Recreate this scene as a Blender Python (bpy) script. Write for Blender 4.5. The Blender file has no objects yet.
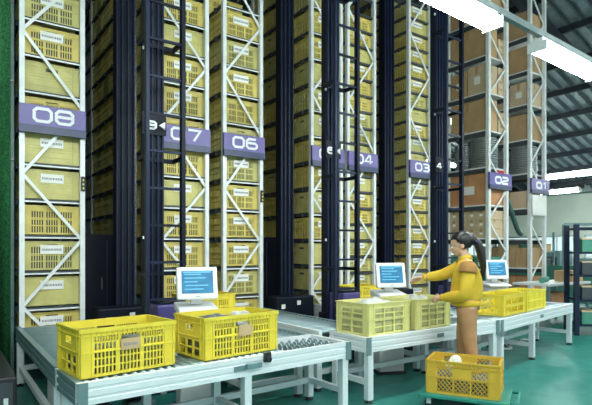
import bpy, bmesh, math, random
from mathutils import Vector, Matrix
random.seed(7)
S = bpy.context.scene
COL = S.collection
R = math.radians
# ------------------------------------------------------------------ materials
def mat(name, col, rough=.5, metal=0.0, var=.12, scale=8.0, emit=None, strength=0, bump=0, coat=0, stretch=None):
    m = bpy.data.materials.new(name); m.use_nodes = True
    nt = m.node_tree; b = nt.nodes['Principled BSDF']
    b.inputs['Roughness'].default_value = rough; b.inputs['Metallic'].default_value = metal
    if coat: b.inputs['Coat Weight'].default_value = coat
    if emit:
        b.inputs['Emission Color'].default_value = (*emit, 1); b.inputs['Emission Strength'].default_value = strength
    tc = nt.nodes.new('ShaderNodeTexCoord'); n = nt.nodes.new('ShaderNodeTexNoise')
    n.inputs['Scale'].default_value = scale; n.inputs['Detail'].default_value = 4
    if stretch:
        mp = nt.nodes.new('ShaderNodeMapping'); mp.inputs['Scale'].default_value = stretch
        nt.links.new(tc.outputs['Object'], mp.inputs[0]); nt.links.new(mp.outputs[0], n.inputs['Vector'])
    else: nt.links.new(tc.outputs['Object'], n.inputs['Vector'])
    r = nt.nodes.new('ShaderNodeValToRGB')
    r.color_ramp.elements[0].position = .3; r.color_ramp.elements[1].position = .7
    r.color_ramp.elements[0].color = (*[max(0, c*(1-var)) for c in col], 1)
    r.color_ramp.elements[1].color = (*[min(1, c*(1+var)) for c in col], 1)
    nt.links.new(n.outputs['Fac'], r.inputs[0]); nt.links.new(r.outputs[0], b.inputs['Base Color'])
    if bump:
        bp = nt.nodes.new('ShaderNodeBump'); bp.inputs['Strength'].default_value = bump; bp.inputs['Distance'].default_value = .01
        nt.links.new(n.outputs['Fac'], bp.inputs['Height']); nt.links.new(bp.outputs[0], b.inputs['Normal'])
    return m
M = dict(
 yellow=mat('yellow_plastic', (.80, .64, .055), .42, var=.06),
 yellow_b=mat('pale_yellow_plastic', (.74, .70, .27), .45, var=.08),
 yellow_c=mat('orange_yellow_plastic', (.72, .46, .05), .45, var=.08),
 yellow_r=mat('stored_yellow_plastic', (.67, .55, .15), .5, var=.15, scale=5),
 yellow_s=mat('stored_olive_plastic', (.58, .53, .19), .5, var=.15, scale=5),
 yellow_d=mat('bright_lemon_plastic', (.88, .76, .08), .42, var=.06),
 brown=mat('brown_card', (.55, .38, .2), .8, var=.1),
 paper=mat('white_paper', (.85, .85, .8), .7, var=.05),
 ink=mat('grey_ink', (.25, .25, .28), .7),
 rack=mat('light_grey_rack_steel', (.78, .81, .80), .4, .05, var=.08),
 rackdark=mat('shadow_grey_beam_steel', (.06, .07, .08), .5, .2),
 navy=mat('navy_sign_band', (.035, .05, .12), .4),
 purple=mat('purple_sign_panel', (.15, .12, .36), .4, var=.05),
 white=mat('white_lettering', (.9, .9, .9), .5, var=.02),
 crane=mat('dark_navy_crane_paint', (.005, .008, .018), .5, var=.2),
 cranerib=mat('blue_black_crane_rib', (.014, .022, .05), .45, .1),
 craneblue=mat('violet_crane_housing', (.07, .055, .20), .4),
 chain=mat('oiled_chain_steel', (.12, .12, .13), .4, .7, var=.3, scale=60),
 alu=mat('brushed_aluminium', (.80, .85, .87), .36, .15, var=.05, stretch=(1, 20, 20)),
 alugreen=mat('green_grey_frame_paint', (.18, .28, .29), .4, .3),
 roller=mat('galvanised_roller', (.34, .45, .48), .32, .6, var=.1),
 black=mat('black_plastic', (.02, .02, .025), .4),
 casing=mat('off_white_casing', (.8, .82, .82), .4, var=.03),
 screen=mat('blue_lcd_screen', (.03, .16, .3), .2, emit=(.02, .16, .32), strength=.2, var=.3, scale=12),
 screentext=mat('screen_text', (.1, .4, .6), .3, emit=(.2, .6, .8), strength=.22),
 card=mat('kraft_cardboard', (.50, .33, .17), .85, var=.12, scale=3),
 card2=mat('pale_cardboard', (.60, .46, .30), .85, var=.1, scale=3),
 card3=mat('reddish_cardboard', (.55, .27, .13), .85, var=.15, scale=3),
 tape=mat('packing_tape', (.42, .27, .12), .3, var=.05),
 wire=mat('galvanised_wire', (.45, .47, .48), .35, .7),
 wood=mat('pallet_wood', (.34, .24, .14), .85, var=.2, scale=5),
 net=mat('green_netting', (.02, .15, .045), .8, var=.7, scale=55, bump=.6),
 roof=mat('dark_roof_sheet', (.17, .21, .23), .5, .2, var=.15),
 rooflight=mat('pale_roof_batten', (.2, .25, .25), .6),
 purlin=mat('dark_purlin_steel', (.025, .035, .045), .5, .2),
 wall=mat('cream_wall_paint', (.74, .80, .70), .8, var=.05, scale=1.5),
 rear=mat('dark_rear_wall_paint', (.08, .1, .11), .85),
 green=mat('green_partition_paint', (.07, .28, .2), .6),
 lampcase=mat('white_lamp_reflector', (.9, .93, .92), .4, var=.02),
 tube=mat('fluorescent_tube', (1, 1, 1), .5, emit=(.88, 1, .97), strength=34, var=0),
 diffuser=mat('lamp_diffuser', (1, 1, 1), .5, emit=(.90, 1, .97), strength=26, var=0),
 hose=mat('dark_green_hose', (.05, .11, .10), .5),
 dolly=mat('teal_dolly_plastic', (.03, .26, .2), .45),
 skin=mat('skin', (.70, .42, .28), .5, var=.06, scale=10),
 hair=mat('black_hair', (.012, .010, .010), .35, var=.4, scale=60, stretch=(1, 1, .1)),
 jacket=mat('yellow_work_jacket', (.74, .48, .035), .8, var=.12, scale=9, bump=.5),
 patch=mat('brown_shoulder_patch', (.42, .20, .06), .8),
 trouser=mat('brown_work_trousers', (.46, .25, .12), .85, var=.12, scale=9, bump=.5),
 shoe=mat('dark_shoe', (.03, .03, .03), .5),
 liner=mat('pale_liner', (.50, .49, .24), .6, var=.2, scale=14, bump=.5),
 bag=mat('clear_grey_bag', (.55, .56, .52), .3, var=.3, scale=20, bump=.8),
 cloth=mat('dark_grey_cloth', (.12, .14, .14), .7, var=.5, scale=20),
 orange=mat('orange_tag', (.8, .25, .04), .6), red=mat('red_strap', (.6, .04, .05), .6), lip=mat('lip', (.45, .15, .12), .5))
def floor_mat():
    m = bpy.data.materials.new('teal_painted_floor'); m.use_nodes = True; nt = m.node_tree; b = nt.nodes['Principled BSDF']
    tc = nt.nodes.new('ShaderNodeTexCoord'); n = nt.nodes.new('ShaderNodeTexNoise'); n.inputs['Scale'].default_value = 1.3; n.inputs['Detail'].default_value = 8
    nt.links.new(tc.outputs['Object'], n.inputs['Vector'])
    r = nt.nodes.new('ShaderNodeValToRGB'); r.color_ramp.elements[0].position = .3; r.color_ramp.elements[1].position = .75
    r.color_ramp.elements[0].color = (.022, .20, .165, 1); r.color_ramp.elements[1].color = (.040, .265, .22, 1)
    nt.links.new(n.outputs['Fac'], r.inputs[0]); nt.links.new(r.outputs[0], b.inputs['Base Color'])
    n2 = nt.nodes.new('ShaderNodeTexNoise'); n2.inputs['Scale'].default_value = 6; n2.inputs['Detail'].default_value = 6
    nt.links.new(tc.outputs['Object'], n2.inputs['Vector'])
    mr = nt.nodes.new('ShaderNodeMapRange'); mr.inputs[3].default_value = .22; mr.inputs[4].default_value = .5
    nt.links.new(n2.outputs['Fac'], mr.inputs[0]); nt.links.new(mr.outputs[0], b.inputs['Roughness'])
    return m
M['floor'] = floor_mat()
for k_ in ('crane', 'cranerib'): M[k_].node_tree.nodes['Principled BSDF'].inputs['Specular IOR Level'].default_value = .22
# ------------------------------------------------------------------ mesh helpers
def box(bm, x0, x1, y0, y1, z0, z1, mtx=None):
    vs = [bm.verts.new((x, y, z)) for x in (x0, x1) for y in (y0, y1) for z in (z0, z1)]
    for f in ((0,1,3,2), (4,6,7,5), (0,4,5,1), (2,3,7,6), (0,2,6,4), (1,5,7,3)): bm.faces.new([vs[i] for i in f])
    if mtx: bmesh.ops.transform(bm, matrix=mtx, verts=vs)
    return vs
def bar(bm, a, b, w, h=None, up=(0, 0, 1)):
    h = h or w; a = Vector(a); b = Vector(b); d = b-a; L = d.length; d.normalize()
    u = Vector(up)
    if abs(d.dot(u)) > .98: u = Vector((0, 1, 0))
    s = d.cross(u).normalized(); u = s.cross(d)
    m = Matrix((( *[d[0], s[0], u[0]], a[0]), (d[1], s[1], u[1], a[1]), (d[2], s[2], u[2], a[2]), (0, 0, 0, 1)))
    return box(bm, 0, L, -w/2, w/2, -h/2, h/2, m)
def tube(bm, pts, r, n=10, cap=True, closed=False):
    pts = [Vector(p) for p in pts]; rings = []; N = len(pts)
    rr = r if isinstance(r, (list, tuple)) else [r]*N
    for i, p in enumerate(pts):
        if closed: d = pts[(i+1) % N]-pts[i-1]
        else: d = pts[min(i+1, N-1)]-pts[max(i-1, 0)]
        d.normalize(); u = Vector((0, 0, 1)) if abs(d.z) < .9 else Vector((1, 0, 0))
        s = d.cross(u).normalized(); u = s.cross(d)
        rings.append([bm.verts.new(p+(s*math.cos(2*math.pi*k/n)+u*math.sin(2*math.pi*k/n))*rr[i]) for k in range(n)])
    for i in range(N if closed else N-1):
        A, B = rings[i], rings[(i+1) % N]
        for k in range(n): 
            f = bm.faces.new((A[k], A[(k+1) % n], B[(k+1) % n], B[k])); f.smooth = True
    if cap and not closed: bm.faces.new(rings[0]); bm.faces.new(rings[-1][::-1])
def ball(bm, c, r, seg=20, ring=14, rot=None):
    rx, ry, rz = (r if isinstance(r, (tuple, list)) else (r, r, r))
    m = Matrix.Translation(c) @ (rot or Matrix.Identity(4)) @ Matrix.Diagonal((rx, ry, rz, 1))
    ret = bmesh.ops.create_uvsphere(bm, u_segments=seg, v_segments=ring, radius=1, matrix=m)
    for f in {f for v in ret['verts'] for f in v.link_faces}: f.smooth = True
    return ret['verts']
def obj(name, bm, m, parent=None, loc=None, bevel=0, **props):
    bmesh.ops.recalc_face_normals(bm, faces=bm.faces)
    me = bpy.data.meshes.new(name); bm.to_mesh(me); bm.free()
    if m: me.materials.append(M[m] if isinstance(m, str) else m)
    o = bpy.data.objects.new(name, me); COL.objects.link(o)
    if parent: o.parent = parent
    if loc: o.location = loc
    if bevel:
        md = o.modifiers.new('Bevel', 'BEVEL'); md.width = bevel; md.segments = 2; md.limit_method = 'ANGLE'
    for k, v in props.items(): o[k] = v
    return o
def B(): return bmesh.new()
def boxo(name, x0, x1, y0, y1, z0, z1, m, parent=None, bevel=0, **p):
    bm = B(); box(bm, x0, x1, y0, y1, z0, z1); return obj(name, bm, m, parent, bevel=bevel, **p)
def thing(name, label, cat, loc=(0, 0, 0), rz=0, group=None):
    o = bpy.data.objects.new(name, None); COL.objects.link(o); o.location = loc; o.rotation_euler = (0, 0, rz)
    o.empty_display_size = .1; o['label'] = label; o['category'] = cat
    if group: o['group'] = group
    return o
def tag(o, label, cat, group=None):
    o['label'] = label; o['category'] = cat
    if group: o['group'] = group
    return o
def kids(o): return [c for c in COL.objects if c.parent == o]
KC = {}
def dup(root, loc, rz=0, label=None, group=None, keep=None):
    r = root.copy(); COL.objects.link(r); r.location = loc; r.rotation_euler = (0, 0, rz)
    if label: r['label'] = label
    if group: r['group'] = group
    key = root.name
    if key not in KC: KC[key] = [(c, kids(c)) for c in kids(root)]
    for ch, gs in KC[key]:
        if keep and not keep(ch): continue
        c = ch.copy(); COL.objects.link(c); c.parent = r
        for g in gs: d = g.copy(); COL.objects.link(d); d.parent = c
    return r
def struct(name, bm, m, **k): return obj(name, bm, m, kind='structure', **k)
# stroke digits, unit cell 1 wide x .62 tall
W_, H_ = 1.0, .66
RR = [(.18, 0), (.82, 0), (1, .14), (1, .52), (.82, .66), (.18, .66), (0, .52), (0, .14), (.18, 0)]
DIG = {'0': [RR], '8': [RR, [(.05, .34), (.95, .34)]], '7': [[(0, .66), (.98, .66), (.45, 0)]],
 '6': [[(.9, .66), (.2, .66), (0, .5), (0, .14), (.18, 0), (.82, 0), (1, .12), (1, .26), (.82, .38), (.05, .38)]],
 '5': [[(.95, .66), (.05, .66), (.05, .38), (.82, .38), (1, .26), (1, .12), (.82, 0), (0, 0)]],
 '4': [[(.7, 0), (.7, .66), (.5, .66), (0, .2), (1, .2)]],
 '3': [[(0, .66), (.82, .66), (.98, .52), (.82, .35), (.2, .35)], [(.82, .35), (1, .2), (.82, 0), (0, 0)]],
 '2': [[(0, .66), (.82, .66), (1, .54), (1, .44), (.82, .34), (.15, .28), (0, .16), (0, 0), (1, 0)]],
 '1': [[(.25, .6), (.55, .66), (.55, 0)]], '<': [[(.5, 0), (0, .33), (.5, .66), (.5, 0)]]}
def ribbon(bm, pts, y, w, depth):
    """one flat band following a polyline in the XZ plane, mitred corners, its own thickness"""
    closed = pts[0] == pts[-1]
    P_ = [Vector(p) for p in (pts[:-1] if closed else pts)]; N_ = len(P_); rings = []
    for i, p in enumerate(P_):
        d0 = (p-P_[i-1]).normalized() if (closed or i) else None
        d1 = (P_[(i+1) % N_]-p).normalized() if (closed or i < N_-1) else None
        d0 = d0 or d1; d1 = d1 or d0
        n0 = Vector((-d0.y, d0.x)); n1 = Vector((-d1.y, d1.x)); m = (n0+n1)
        m = m.normalized() if m.length > .2 else n0
        k = min(1.6, 1/max(.3, m.dot(n0)))*w/2
        a, b_ = p+m*k, p-m*k
        rings.append([bm.verts.new((q.x, y+e, q.y)) for q in (a, b_) for e in (-depth/2, depth/2)])
    for i in range(N_ if closed else N_-1):
        A, C_ = rings[i], rings[(i+1) % N_]
        for u, v in ((0, 2), (2, 3), (3, 1), (1, 0)): bm.faces.new((A[u], A[v], C_[v], C_[u]))
    if not closed:
        for r_ in (rings[0], rings[-1]): bm.faces.new((r_[0], r_[1], r_[3], r_[2]))
def strokes(bm, ch, x, y, z, s, w, depth=.006, zs=1.0):
    """digit lying in the XZ plane facing -Y"""
    for j, pl in enumerate(DIG[ch]): ribbon(bm, [(x+a[0]*s, z+a[1]*s*zs) for a in pl], y-.0008*j, w, depth)
# ------------------------------------------------------------------ camera
cam = bpy.data.cameras.new('camera'); co = bpy.data.objects.new('camera', cam); COL.objects.link(co)
cam.sensor_width = 36; cam.lens = 508/592*36; cam.shift_y = 46.5/592
co.location = (0, 0, 1.4); co.rotation_euler = (R(90), 0, R(-35)); cam.clip_start = .05
S.camera = co
# ------------------------------------------------------------------ shell
bm = B(); box(bm, -8, 22, -6, 20, -.1, 0); struct('floor', bm, 'floor')
RZ = lambda X: 10.75-.33*X
bm = B()
ys = []; y = -6
while y < 20:
    ys += [(y, 0), (y+.16, 0), (y+.17, .16), (y+.33, .16)]; y += .34
for (xa, xb, za, zb) in ((1, 22, RZ(1), RZ(22)), (-8, 1, RZ(1)-.33*9, RZ(1))):
    A = [bm.verts.new((xa, p[0], za+p[1])) for p in ys]; C_ = [bm.verts.new((xb, p[0], zb+p[1])) for p in ys]
    for i in range(len(ys)-1): bm.faces.new((A[i], A[i+1], C_[i+1], C_[i]))
struct('ceiling', bm, 'roof')
n = 1
for X in [3+1.15*i for i in range(16)]:
    bm = B(); bar(bm, (X, -6, RZ(X)-.1), (X, 20, RZ(X)-.1), .07, .16); struct('trim_%d' % n, bm, 'purlin'); n += 1
for Y in (1, 6.4, 11.8, 17.2):
    bm = B(); bar(bm, (1, Y, RZ(1)-.32), (21, Y, RZ(21)-.32), .14, .3)
    struct('trim_%d' % n, bm, 'purlin'); n += 1
bm = B(); bar(bm, (8, 8.2, RZ(8)-.7), (14.5, 5.1, RZ(14.5)-.5), .03); struct('trim_%d' % n, bm, 'rooflight'); n += 1
# right wall with a strip of windows
WX = 21
bm = B(); box(bm, WX, WX+.2, -6, 20, 0, 1.05); box(bm, WX, WX+.2, -6, 20, 1.95, 4.0)
for i in range(14): box(bm, WX, WX+.2, -6+i*2, -6+i*2+.25, 1.05, 1.95)
struct('wall_right', bm, 'wall')
bm = B(); box(bm, WX-.5, WX, -6, 20, 3.62, 3.75)
for i in range(60): box(bm, WX-.5, WX-.02, -6+i*.42, -6+i*.42+.2, 3.75, 3.86)
struct('trim_%d' % n, bm, 'rooflight'); n += 1
glass = bpy.data.materials.new('window_glass'); glass.use_nodes = True
g = glass.node_tree.nodes['Principled BSDF']; g.inputs['Transmission Weight'].default_value = 1; g.inputs['Roughness'].default_value = .05; g.inputs['Base Color'].default_value = (.9, 1, .97, 1); g.inputs['IOR'].default_value = 1.05
for k, i in enumerate(range(5, 12)):
    y0, y1 = -6+i*2+.25, -6+i*2+2
    f = B(); box(f, WX+.04, WX+.12, y0, y0+.05, 1.05, 1.95); box(f, WX+.04, WX+.12, y1-.05, y1, 1.05, 1.95); box(f, WX+.04, WX+.12, (y0+y1)/2-.02, (y0+y1)/2+.02, 1.05, 1.95)
    box(f, WX+.04, WX+.12, y0, y1, 1.05, 1.1); box(f, WX+.04, WX+.12, y0, y1, 1.9, 1.95)
    w = struct('window_%d' % (k+1), f, 'alu')
    boxo('glass_pane', WX+.07, WX+.08, y0, y1, 1.05, 1.95, glass, w)
bm = B(); box(bm, -8, 22, 20, 20.2, 0, 12); struct('wall_back', bm, 'rear')
bm = B(); box(bm, -8.2, -8, -6, 20, 0, 8); struct('wall_left', bm, 'rear')

# ------------------------------------------------------------------ crates
def panel(bm, L, zrows, y0, y1, mtx):
    """zrows: list of (z0, z1, [holes as (x0,x1)])"""
    for z0, z1, holes in zrows:
        x = -L/2
        for h0, h1 in sorted(holes):
            if h0 > x+1e-4: box(bm, x, h0, y0, y1, z0, z1, mtx)
            x = h1
        if x < L/2-1e-4: box(bm, x, L/2, y0, y1, z0, z1, mtx)
def slots(x0, x1, n, f=.5):
    p = (x1-x0)/n; return [(x0+p*(i+(1-f)/2), x0+p*(i+(1+f)/2)) for i in range(n)]
def crate_body(L=.64, D=.42, H=.295, style='A', fine=1):
    bm = B(); t = .012
    for side, (len_, off, ang) in enumerate(((L, D/2, 0), (L, D/2, math.pi), (D, L/2, math.pi/2), (D, L/2, -math.pi/2))):
        mt = Matrix.Rotation(ang, 4, 'Z') @ Matrix.Translation((0, -off, 0))
        long_ = side < 2; hl = len_/2
        k = 1 if long_ else .62
        e = .085 if long_ else .06
        def lat(nn, f=.5):
            if long_:
                a = (len_-2*e-.04)/3
                return sum([slots(-hl+e+i*(a+.02), -hl+e+i*(a+.02)+a, nn, f) for i in range(3)], [])
            return slots(-hl+e, hl-e, nn+1, f)
        if style == 'A':
            hs = [(-.065, .065)] if long_ else [(-.05, .05)]
            rows = [(0, .018, [])]
            if long_:
                zs = .018
                for i in range(4): rows += [(zs, zs+.041, lat(6, .62)), (zs+.041, zs+.050, [])]; zs += .050
                rows += [(zs, zs+.036, slots(-hl+e, -.08, 9, .6)+hs+slots(.08, hl-e, 9, .6))]
                rows += [(zs+.036, H, [])]
            else:
                rows += [(.018, .07, slots(-hl+e, hl-e, 3, .8)), (.07, .08, []), (.08, .13, slots(-hl+e, hl-e, 3, .8)), (.13, .20, []), (.20, .245, hs), (.245, H, [])]
        elif style == 'B':
            rows = [(0, .02, [])]; zs = .02
            for i in range(4):
                rows += [(zs, zs+.05, slots(-hl+e, hl-e, 3 if long_ else 2, .86)), (zs+.05, zs+.062, [])]; zs += .062
            rows += [(zs, H, [])]
        elif style == 'C':
            rows = [(0, .02, [])]; hh = (H-.02-.03-.012)/2
            for i in range(2): rows += [(.02+i*(hh+.012), .02+i*(hh+.012)+hh, slots(-hl+e, hl-e, 3 if long_ else 2, .93)), (.02+i*(hh+.012)+hh, .032+i*(hh+.012)+hh, [])]
            rows += [(.032+hh+.012+hh, H, [])]
            if long_:
                # diamond mesh bars fill the six windows (window on the upper centre stays solid)
                zlo, zhi = .02, H-.03
                for sgn in (1, -1):
                    x = -hl+e-.25
                    while x < hl-e+.25:
                        a = Vector((x, 0, zlo)); b_ = Vector((x+sgn*(zhi-zlo)*.9, 0, zhi))
                        pa, pb = (a, b_) 
                        xs0, xs1 = -hl+e, hl-e
                        dx = b_.x-a.x
                        t0, t1 = sorted(((xs0-a.x)/dx, (xs1-a.x)/dx)); t0 = max(0, t0); t1 = min(1, t1)
                        if t1-t0 > .05:
                            p = a.lerp(b_, t0); q = a.lerp(b_, t1)
                            vs = bar(bm, (p.x, .006, p.z), (q.x, .006, q.z), .0068, .0045); bmesh.ops.transform(bm, matrix=mt, verts=vs)
                        x += .036
                box(bm, -.08, .08, .002, .01, .02+hh+.012, H-.03, mt)
            else: box(bm, -hl+e, hl-e, .004, .008, .02, H-.03, mt)
        elif style == 'R':   # stored crate
            rows = [(0, .02, [])]; zs = .02
            q = (H-.07)/3
            for i in range(3): rows += [(zs, zs+q-.012, lat(5, .6) if long_ else slots(-hl+e, hl-e, 7, .6)), (zs+q-.012, zs+q, [])]; zs += q
            rows += [(zs, zs+.02, [(-.06, .06)]), (zs+.02, H, [])]
        elif style == 'S':   # solid-sided stored crate
            rows = [(0, H*.72, []), (H*.72, H*.82, [(-.06, .06)]), (H*.82, H, [])]
            for z in (H*.2, H*.4, H*.6): box(bm, -hl+.05, hl-.05, -.005, 0, z, z+.008, mt)
        elif style == 'V':
            rows = [(0, .03, []), (.03, .12, slots(-hl+.03, hl-.03, 14 if long_ else 9, .5)), (.12, .135, []), (.135, .225, slots(-hl+.03, hl-.03, 14 if long_ else 9, .5)), (.225, H, [])]
        elif style == 'W':
            rows = [(0, .03, []), (.03, .1, slots(-hl+.06, hl-.06, 3, .85)), (.1, .13, []), (.13, .21, slots(-hl+.06, hl-.06, 3, .85)), (.21, H, [])]
        panel(bm, len_, rows, 0, t, mt)
        # rim lip, ribs
        box(bm, -hl-.008, hl+.008, -.010, .004, H-(.024 if style == 'A' and long_ else .012), H, mt)
        box(bm, -hl-.004, hl+.004, -.006, 0, H-.05, H-.043, mt)
        for x in ((-hl+.004, -hl+.016), (-hl+e-.016, -hl+e-.006), (hl-.016, hl-.004), (hl-e+.006, hl-e+.016)):
            box(bm, x[0], x[1], -.006, 0, .01, H-.012, mt)
        box(bm, -hl-.003, hl+.003, -.006, 0, H*.5, H*.5+.008, mt)
        if style in 'AC' and long_:   # small slots row just under the rim is carried by studs
            for i in range(16):
                x = -hl+.07+i*(len_-.14)/15; box(bm, x-.004, x+.004, -.008, 0, H-.043, H-.012, mt)
    # floor lattice
    for i in range(9): box(bm, -L/2+.01, L/2-.01, -D/2+.01+i*(D-.04)/8, -D/2+.03+i*(D-.04)/8, 0, .008)
    for i in range(7): box(bm, -L/2+.01+i*(L-.04)/6, -L/2+.03+i*(L-.04)/6, -D/2+.01, D/2-.01, .001, .01)
    return bm
def crate(label, loc, style='A', m='yellow', L=.64, D=.42, H=.295, rz=0, plate=None, group=None, name='plastic_crate'):
    c = thing(name, label, 'crate', loc, rz, group)
    obj('crate_body', crate_body(L, D, H, style), m, c)
    if style == 'B': boxo('pale_liner', -L/2+.02, L/2-.02, -D/2+.02, D/2-.02, .012, H*.80, 'liner', c, bevel=.02, label='pale yellow-grey liner filling the crate')
    if name == 'stored_crate': boxo('shade_filler', -L/2+.025, L/2-.025, -D/2+.025, D/2-.025, .012, H*.8, 'rackdark', c)  # dark filler added so the slots read as a shaded interior
    if plate:
        px, pz, pw, ph, pm, lines = plate
        pl = boxo('paper_label', px-pw/2, px+pw/2, -D/2-.0125, -D/2-.0065, pz, pz+ph, pm, c)
        if lines:
            bm = B()
            x = px-pw/2+.015
            while x < px+pw/2-.02:
                w = random.uniform(.006, .014); box(bm, x, x+w, -D/2-.0145, -D/2-.0123, pz+ph*.35, pz+ph*.35+ph*.25); x += w+.006
            obj('printed_text', bm, 'ink', pl)
    return c
ZC = .6   # conveyor top
crate('bright yellow slotted crate with brown label at the near left conveyor corner', (.99, 3.545, ZC), rz=R(7), H=.305, plate=(.0, .150, .13, .072, 'brown', 1))
crate('bright yellow slotted crate in front of the nearest touch-screen terminal, grey cloth inside', (1.85, 3.59, ZC), L=.675, rz=R(7), H=.305, plate=(.02, .145, .13, .080, 'brown', 0))
cb = crate('pale yellow grid-walled crate with a bag-lined top beside the second terminal', (3.46, 3.63, ZC), 'B', 'yellow_b', L=.58, H=.30, rz=R(3))
crate('pale yellow grid-walled crate under the working person\'s hands', (4.11, 3.65, ZC), 'B', 'yellow_b', L=.56, H=.30, rz=R(3))
ang3 = math.atan2(.42, 2.45); U3 = Vector((5.17, 3.36, 0)); d3 = Vector((math.cos(ang3), math.sin(ang3), 0)); n3 = Vector((-d3.y, d3.x, 0))
p = U3+d3*.62+n3*.30; crate('deep yellow crate with wide openings on the angled conveyor right of the person', (p.x, p.y, ZC), 'W', 'yellow', L=.66, D=.40, H=.25, rz=ang3)
p = U3+d3*1.33+n3*.30; crate('lemon yellow crate of thin vertical slots nearest the far conveyor end', (p.x, p.y, ZC), 'V', 'yellow_d', L=.66, D=.40, H=.25, rz=ang3)
dol_a = math.atan2(-.521, .286)
crate('orange yellow mesh-sided crate standing on the low wheeled dolly', (3.83, 2.845, .135), 'C', 'yellow_c', L=.60, D=.38, H=.29, rz=dol_a)
crate('yellow crate on the roller lane behind the nearest terminal', (2.46, 5.35, ZC), 'R', 'yellow', L=.58)
crate('yellow crate on the roller lane behind the second crane ladder', (4.77, 5.35, ZC), 'R', 'yellow', L=.56)
for (x, y, z, rz_, w_, d_, h_, lb_) in ((.99, 3.545, ZC, R(7), .28, .165, .17, 'added dark blocks shading the inside of the nearest bright yellow crate'),
      (1.85, 3.59, ZC, R(7), .29, .165, .13, 'added dark blocks shading the second crate under the grey cloth'), (3.83, 2.845, .135, dol_a, .25, .15, .13, 'added dark blocks shading the mesh crate on the dolly')):
    t = thing('crate_shade_blocks', lb_, 'goods', (x, y, z+.011), rz_)  # invented dark blocks that make the crate openings look shaded
    for i_ in range(3): boxo('shade_block', -w_+i_*w_*2/3+.004, -w_+(i_+1)*w_*2/3-.004, -d_, d_, 0, h_-.02*(i_ % 2), 'cloth', t, bevel=.01)
# crate contents
def lump(name, label, cat, c, r, m, seed):
    bm = B(); ball(bm, c, r, 24, 14); rn = random.Random(seed)
    ph = [rn.uniform(0, 6) for _ in range(6)]
    for v in bm.verts:
        q = v.co-Vector(c); k = 1+.14*math.sin(q.x*40+ph[0])*math.cos(q.y*35+ph[1])+.08*math.sin(q.z*70+ph[2]+q.x*25)
        v.co = Vector(c)+Vector((q.x*k, q.y*k, q.z*k))
    return tag(obj(name, bm, m), label, cat)
lump('folded_cloth', 'dark grey cloth bundle inside the second yellow crate from the left', 'cloth', (1.77, 3.62, ZC+.20), (.2, .14, .09), 'cloth', 1)
lump('work_gloves', 'grey pair of gloves heaped at right inside the second yellow crate', 'gloves', (2.0, 3.62, ZC+.215), (.1, .1, .09), 'bag', 5)
lump('plastic_bag', 'clear creased bag filling the left pale yellow crate', 'bag', (3.46, 3.63, ZC+.21), (.22, .14, .11), 'bag', 2)
lump('plastic_bag', 'clear creased bag filling the pale crate under the person\'s hands', 'bag', (4.11, 3.65, ZC+.21), (.21, .14, .11), 'bag', 3)
lump('paper_wad', 'white crumpled paper in the mesh crate on the dolly', 'paper', (3.80, 2.93, .135+.21), (.07, .07, .085), 'paper', 4)

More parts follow.
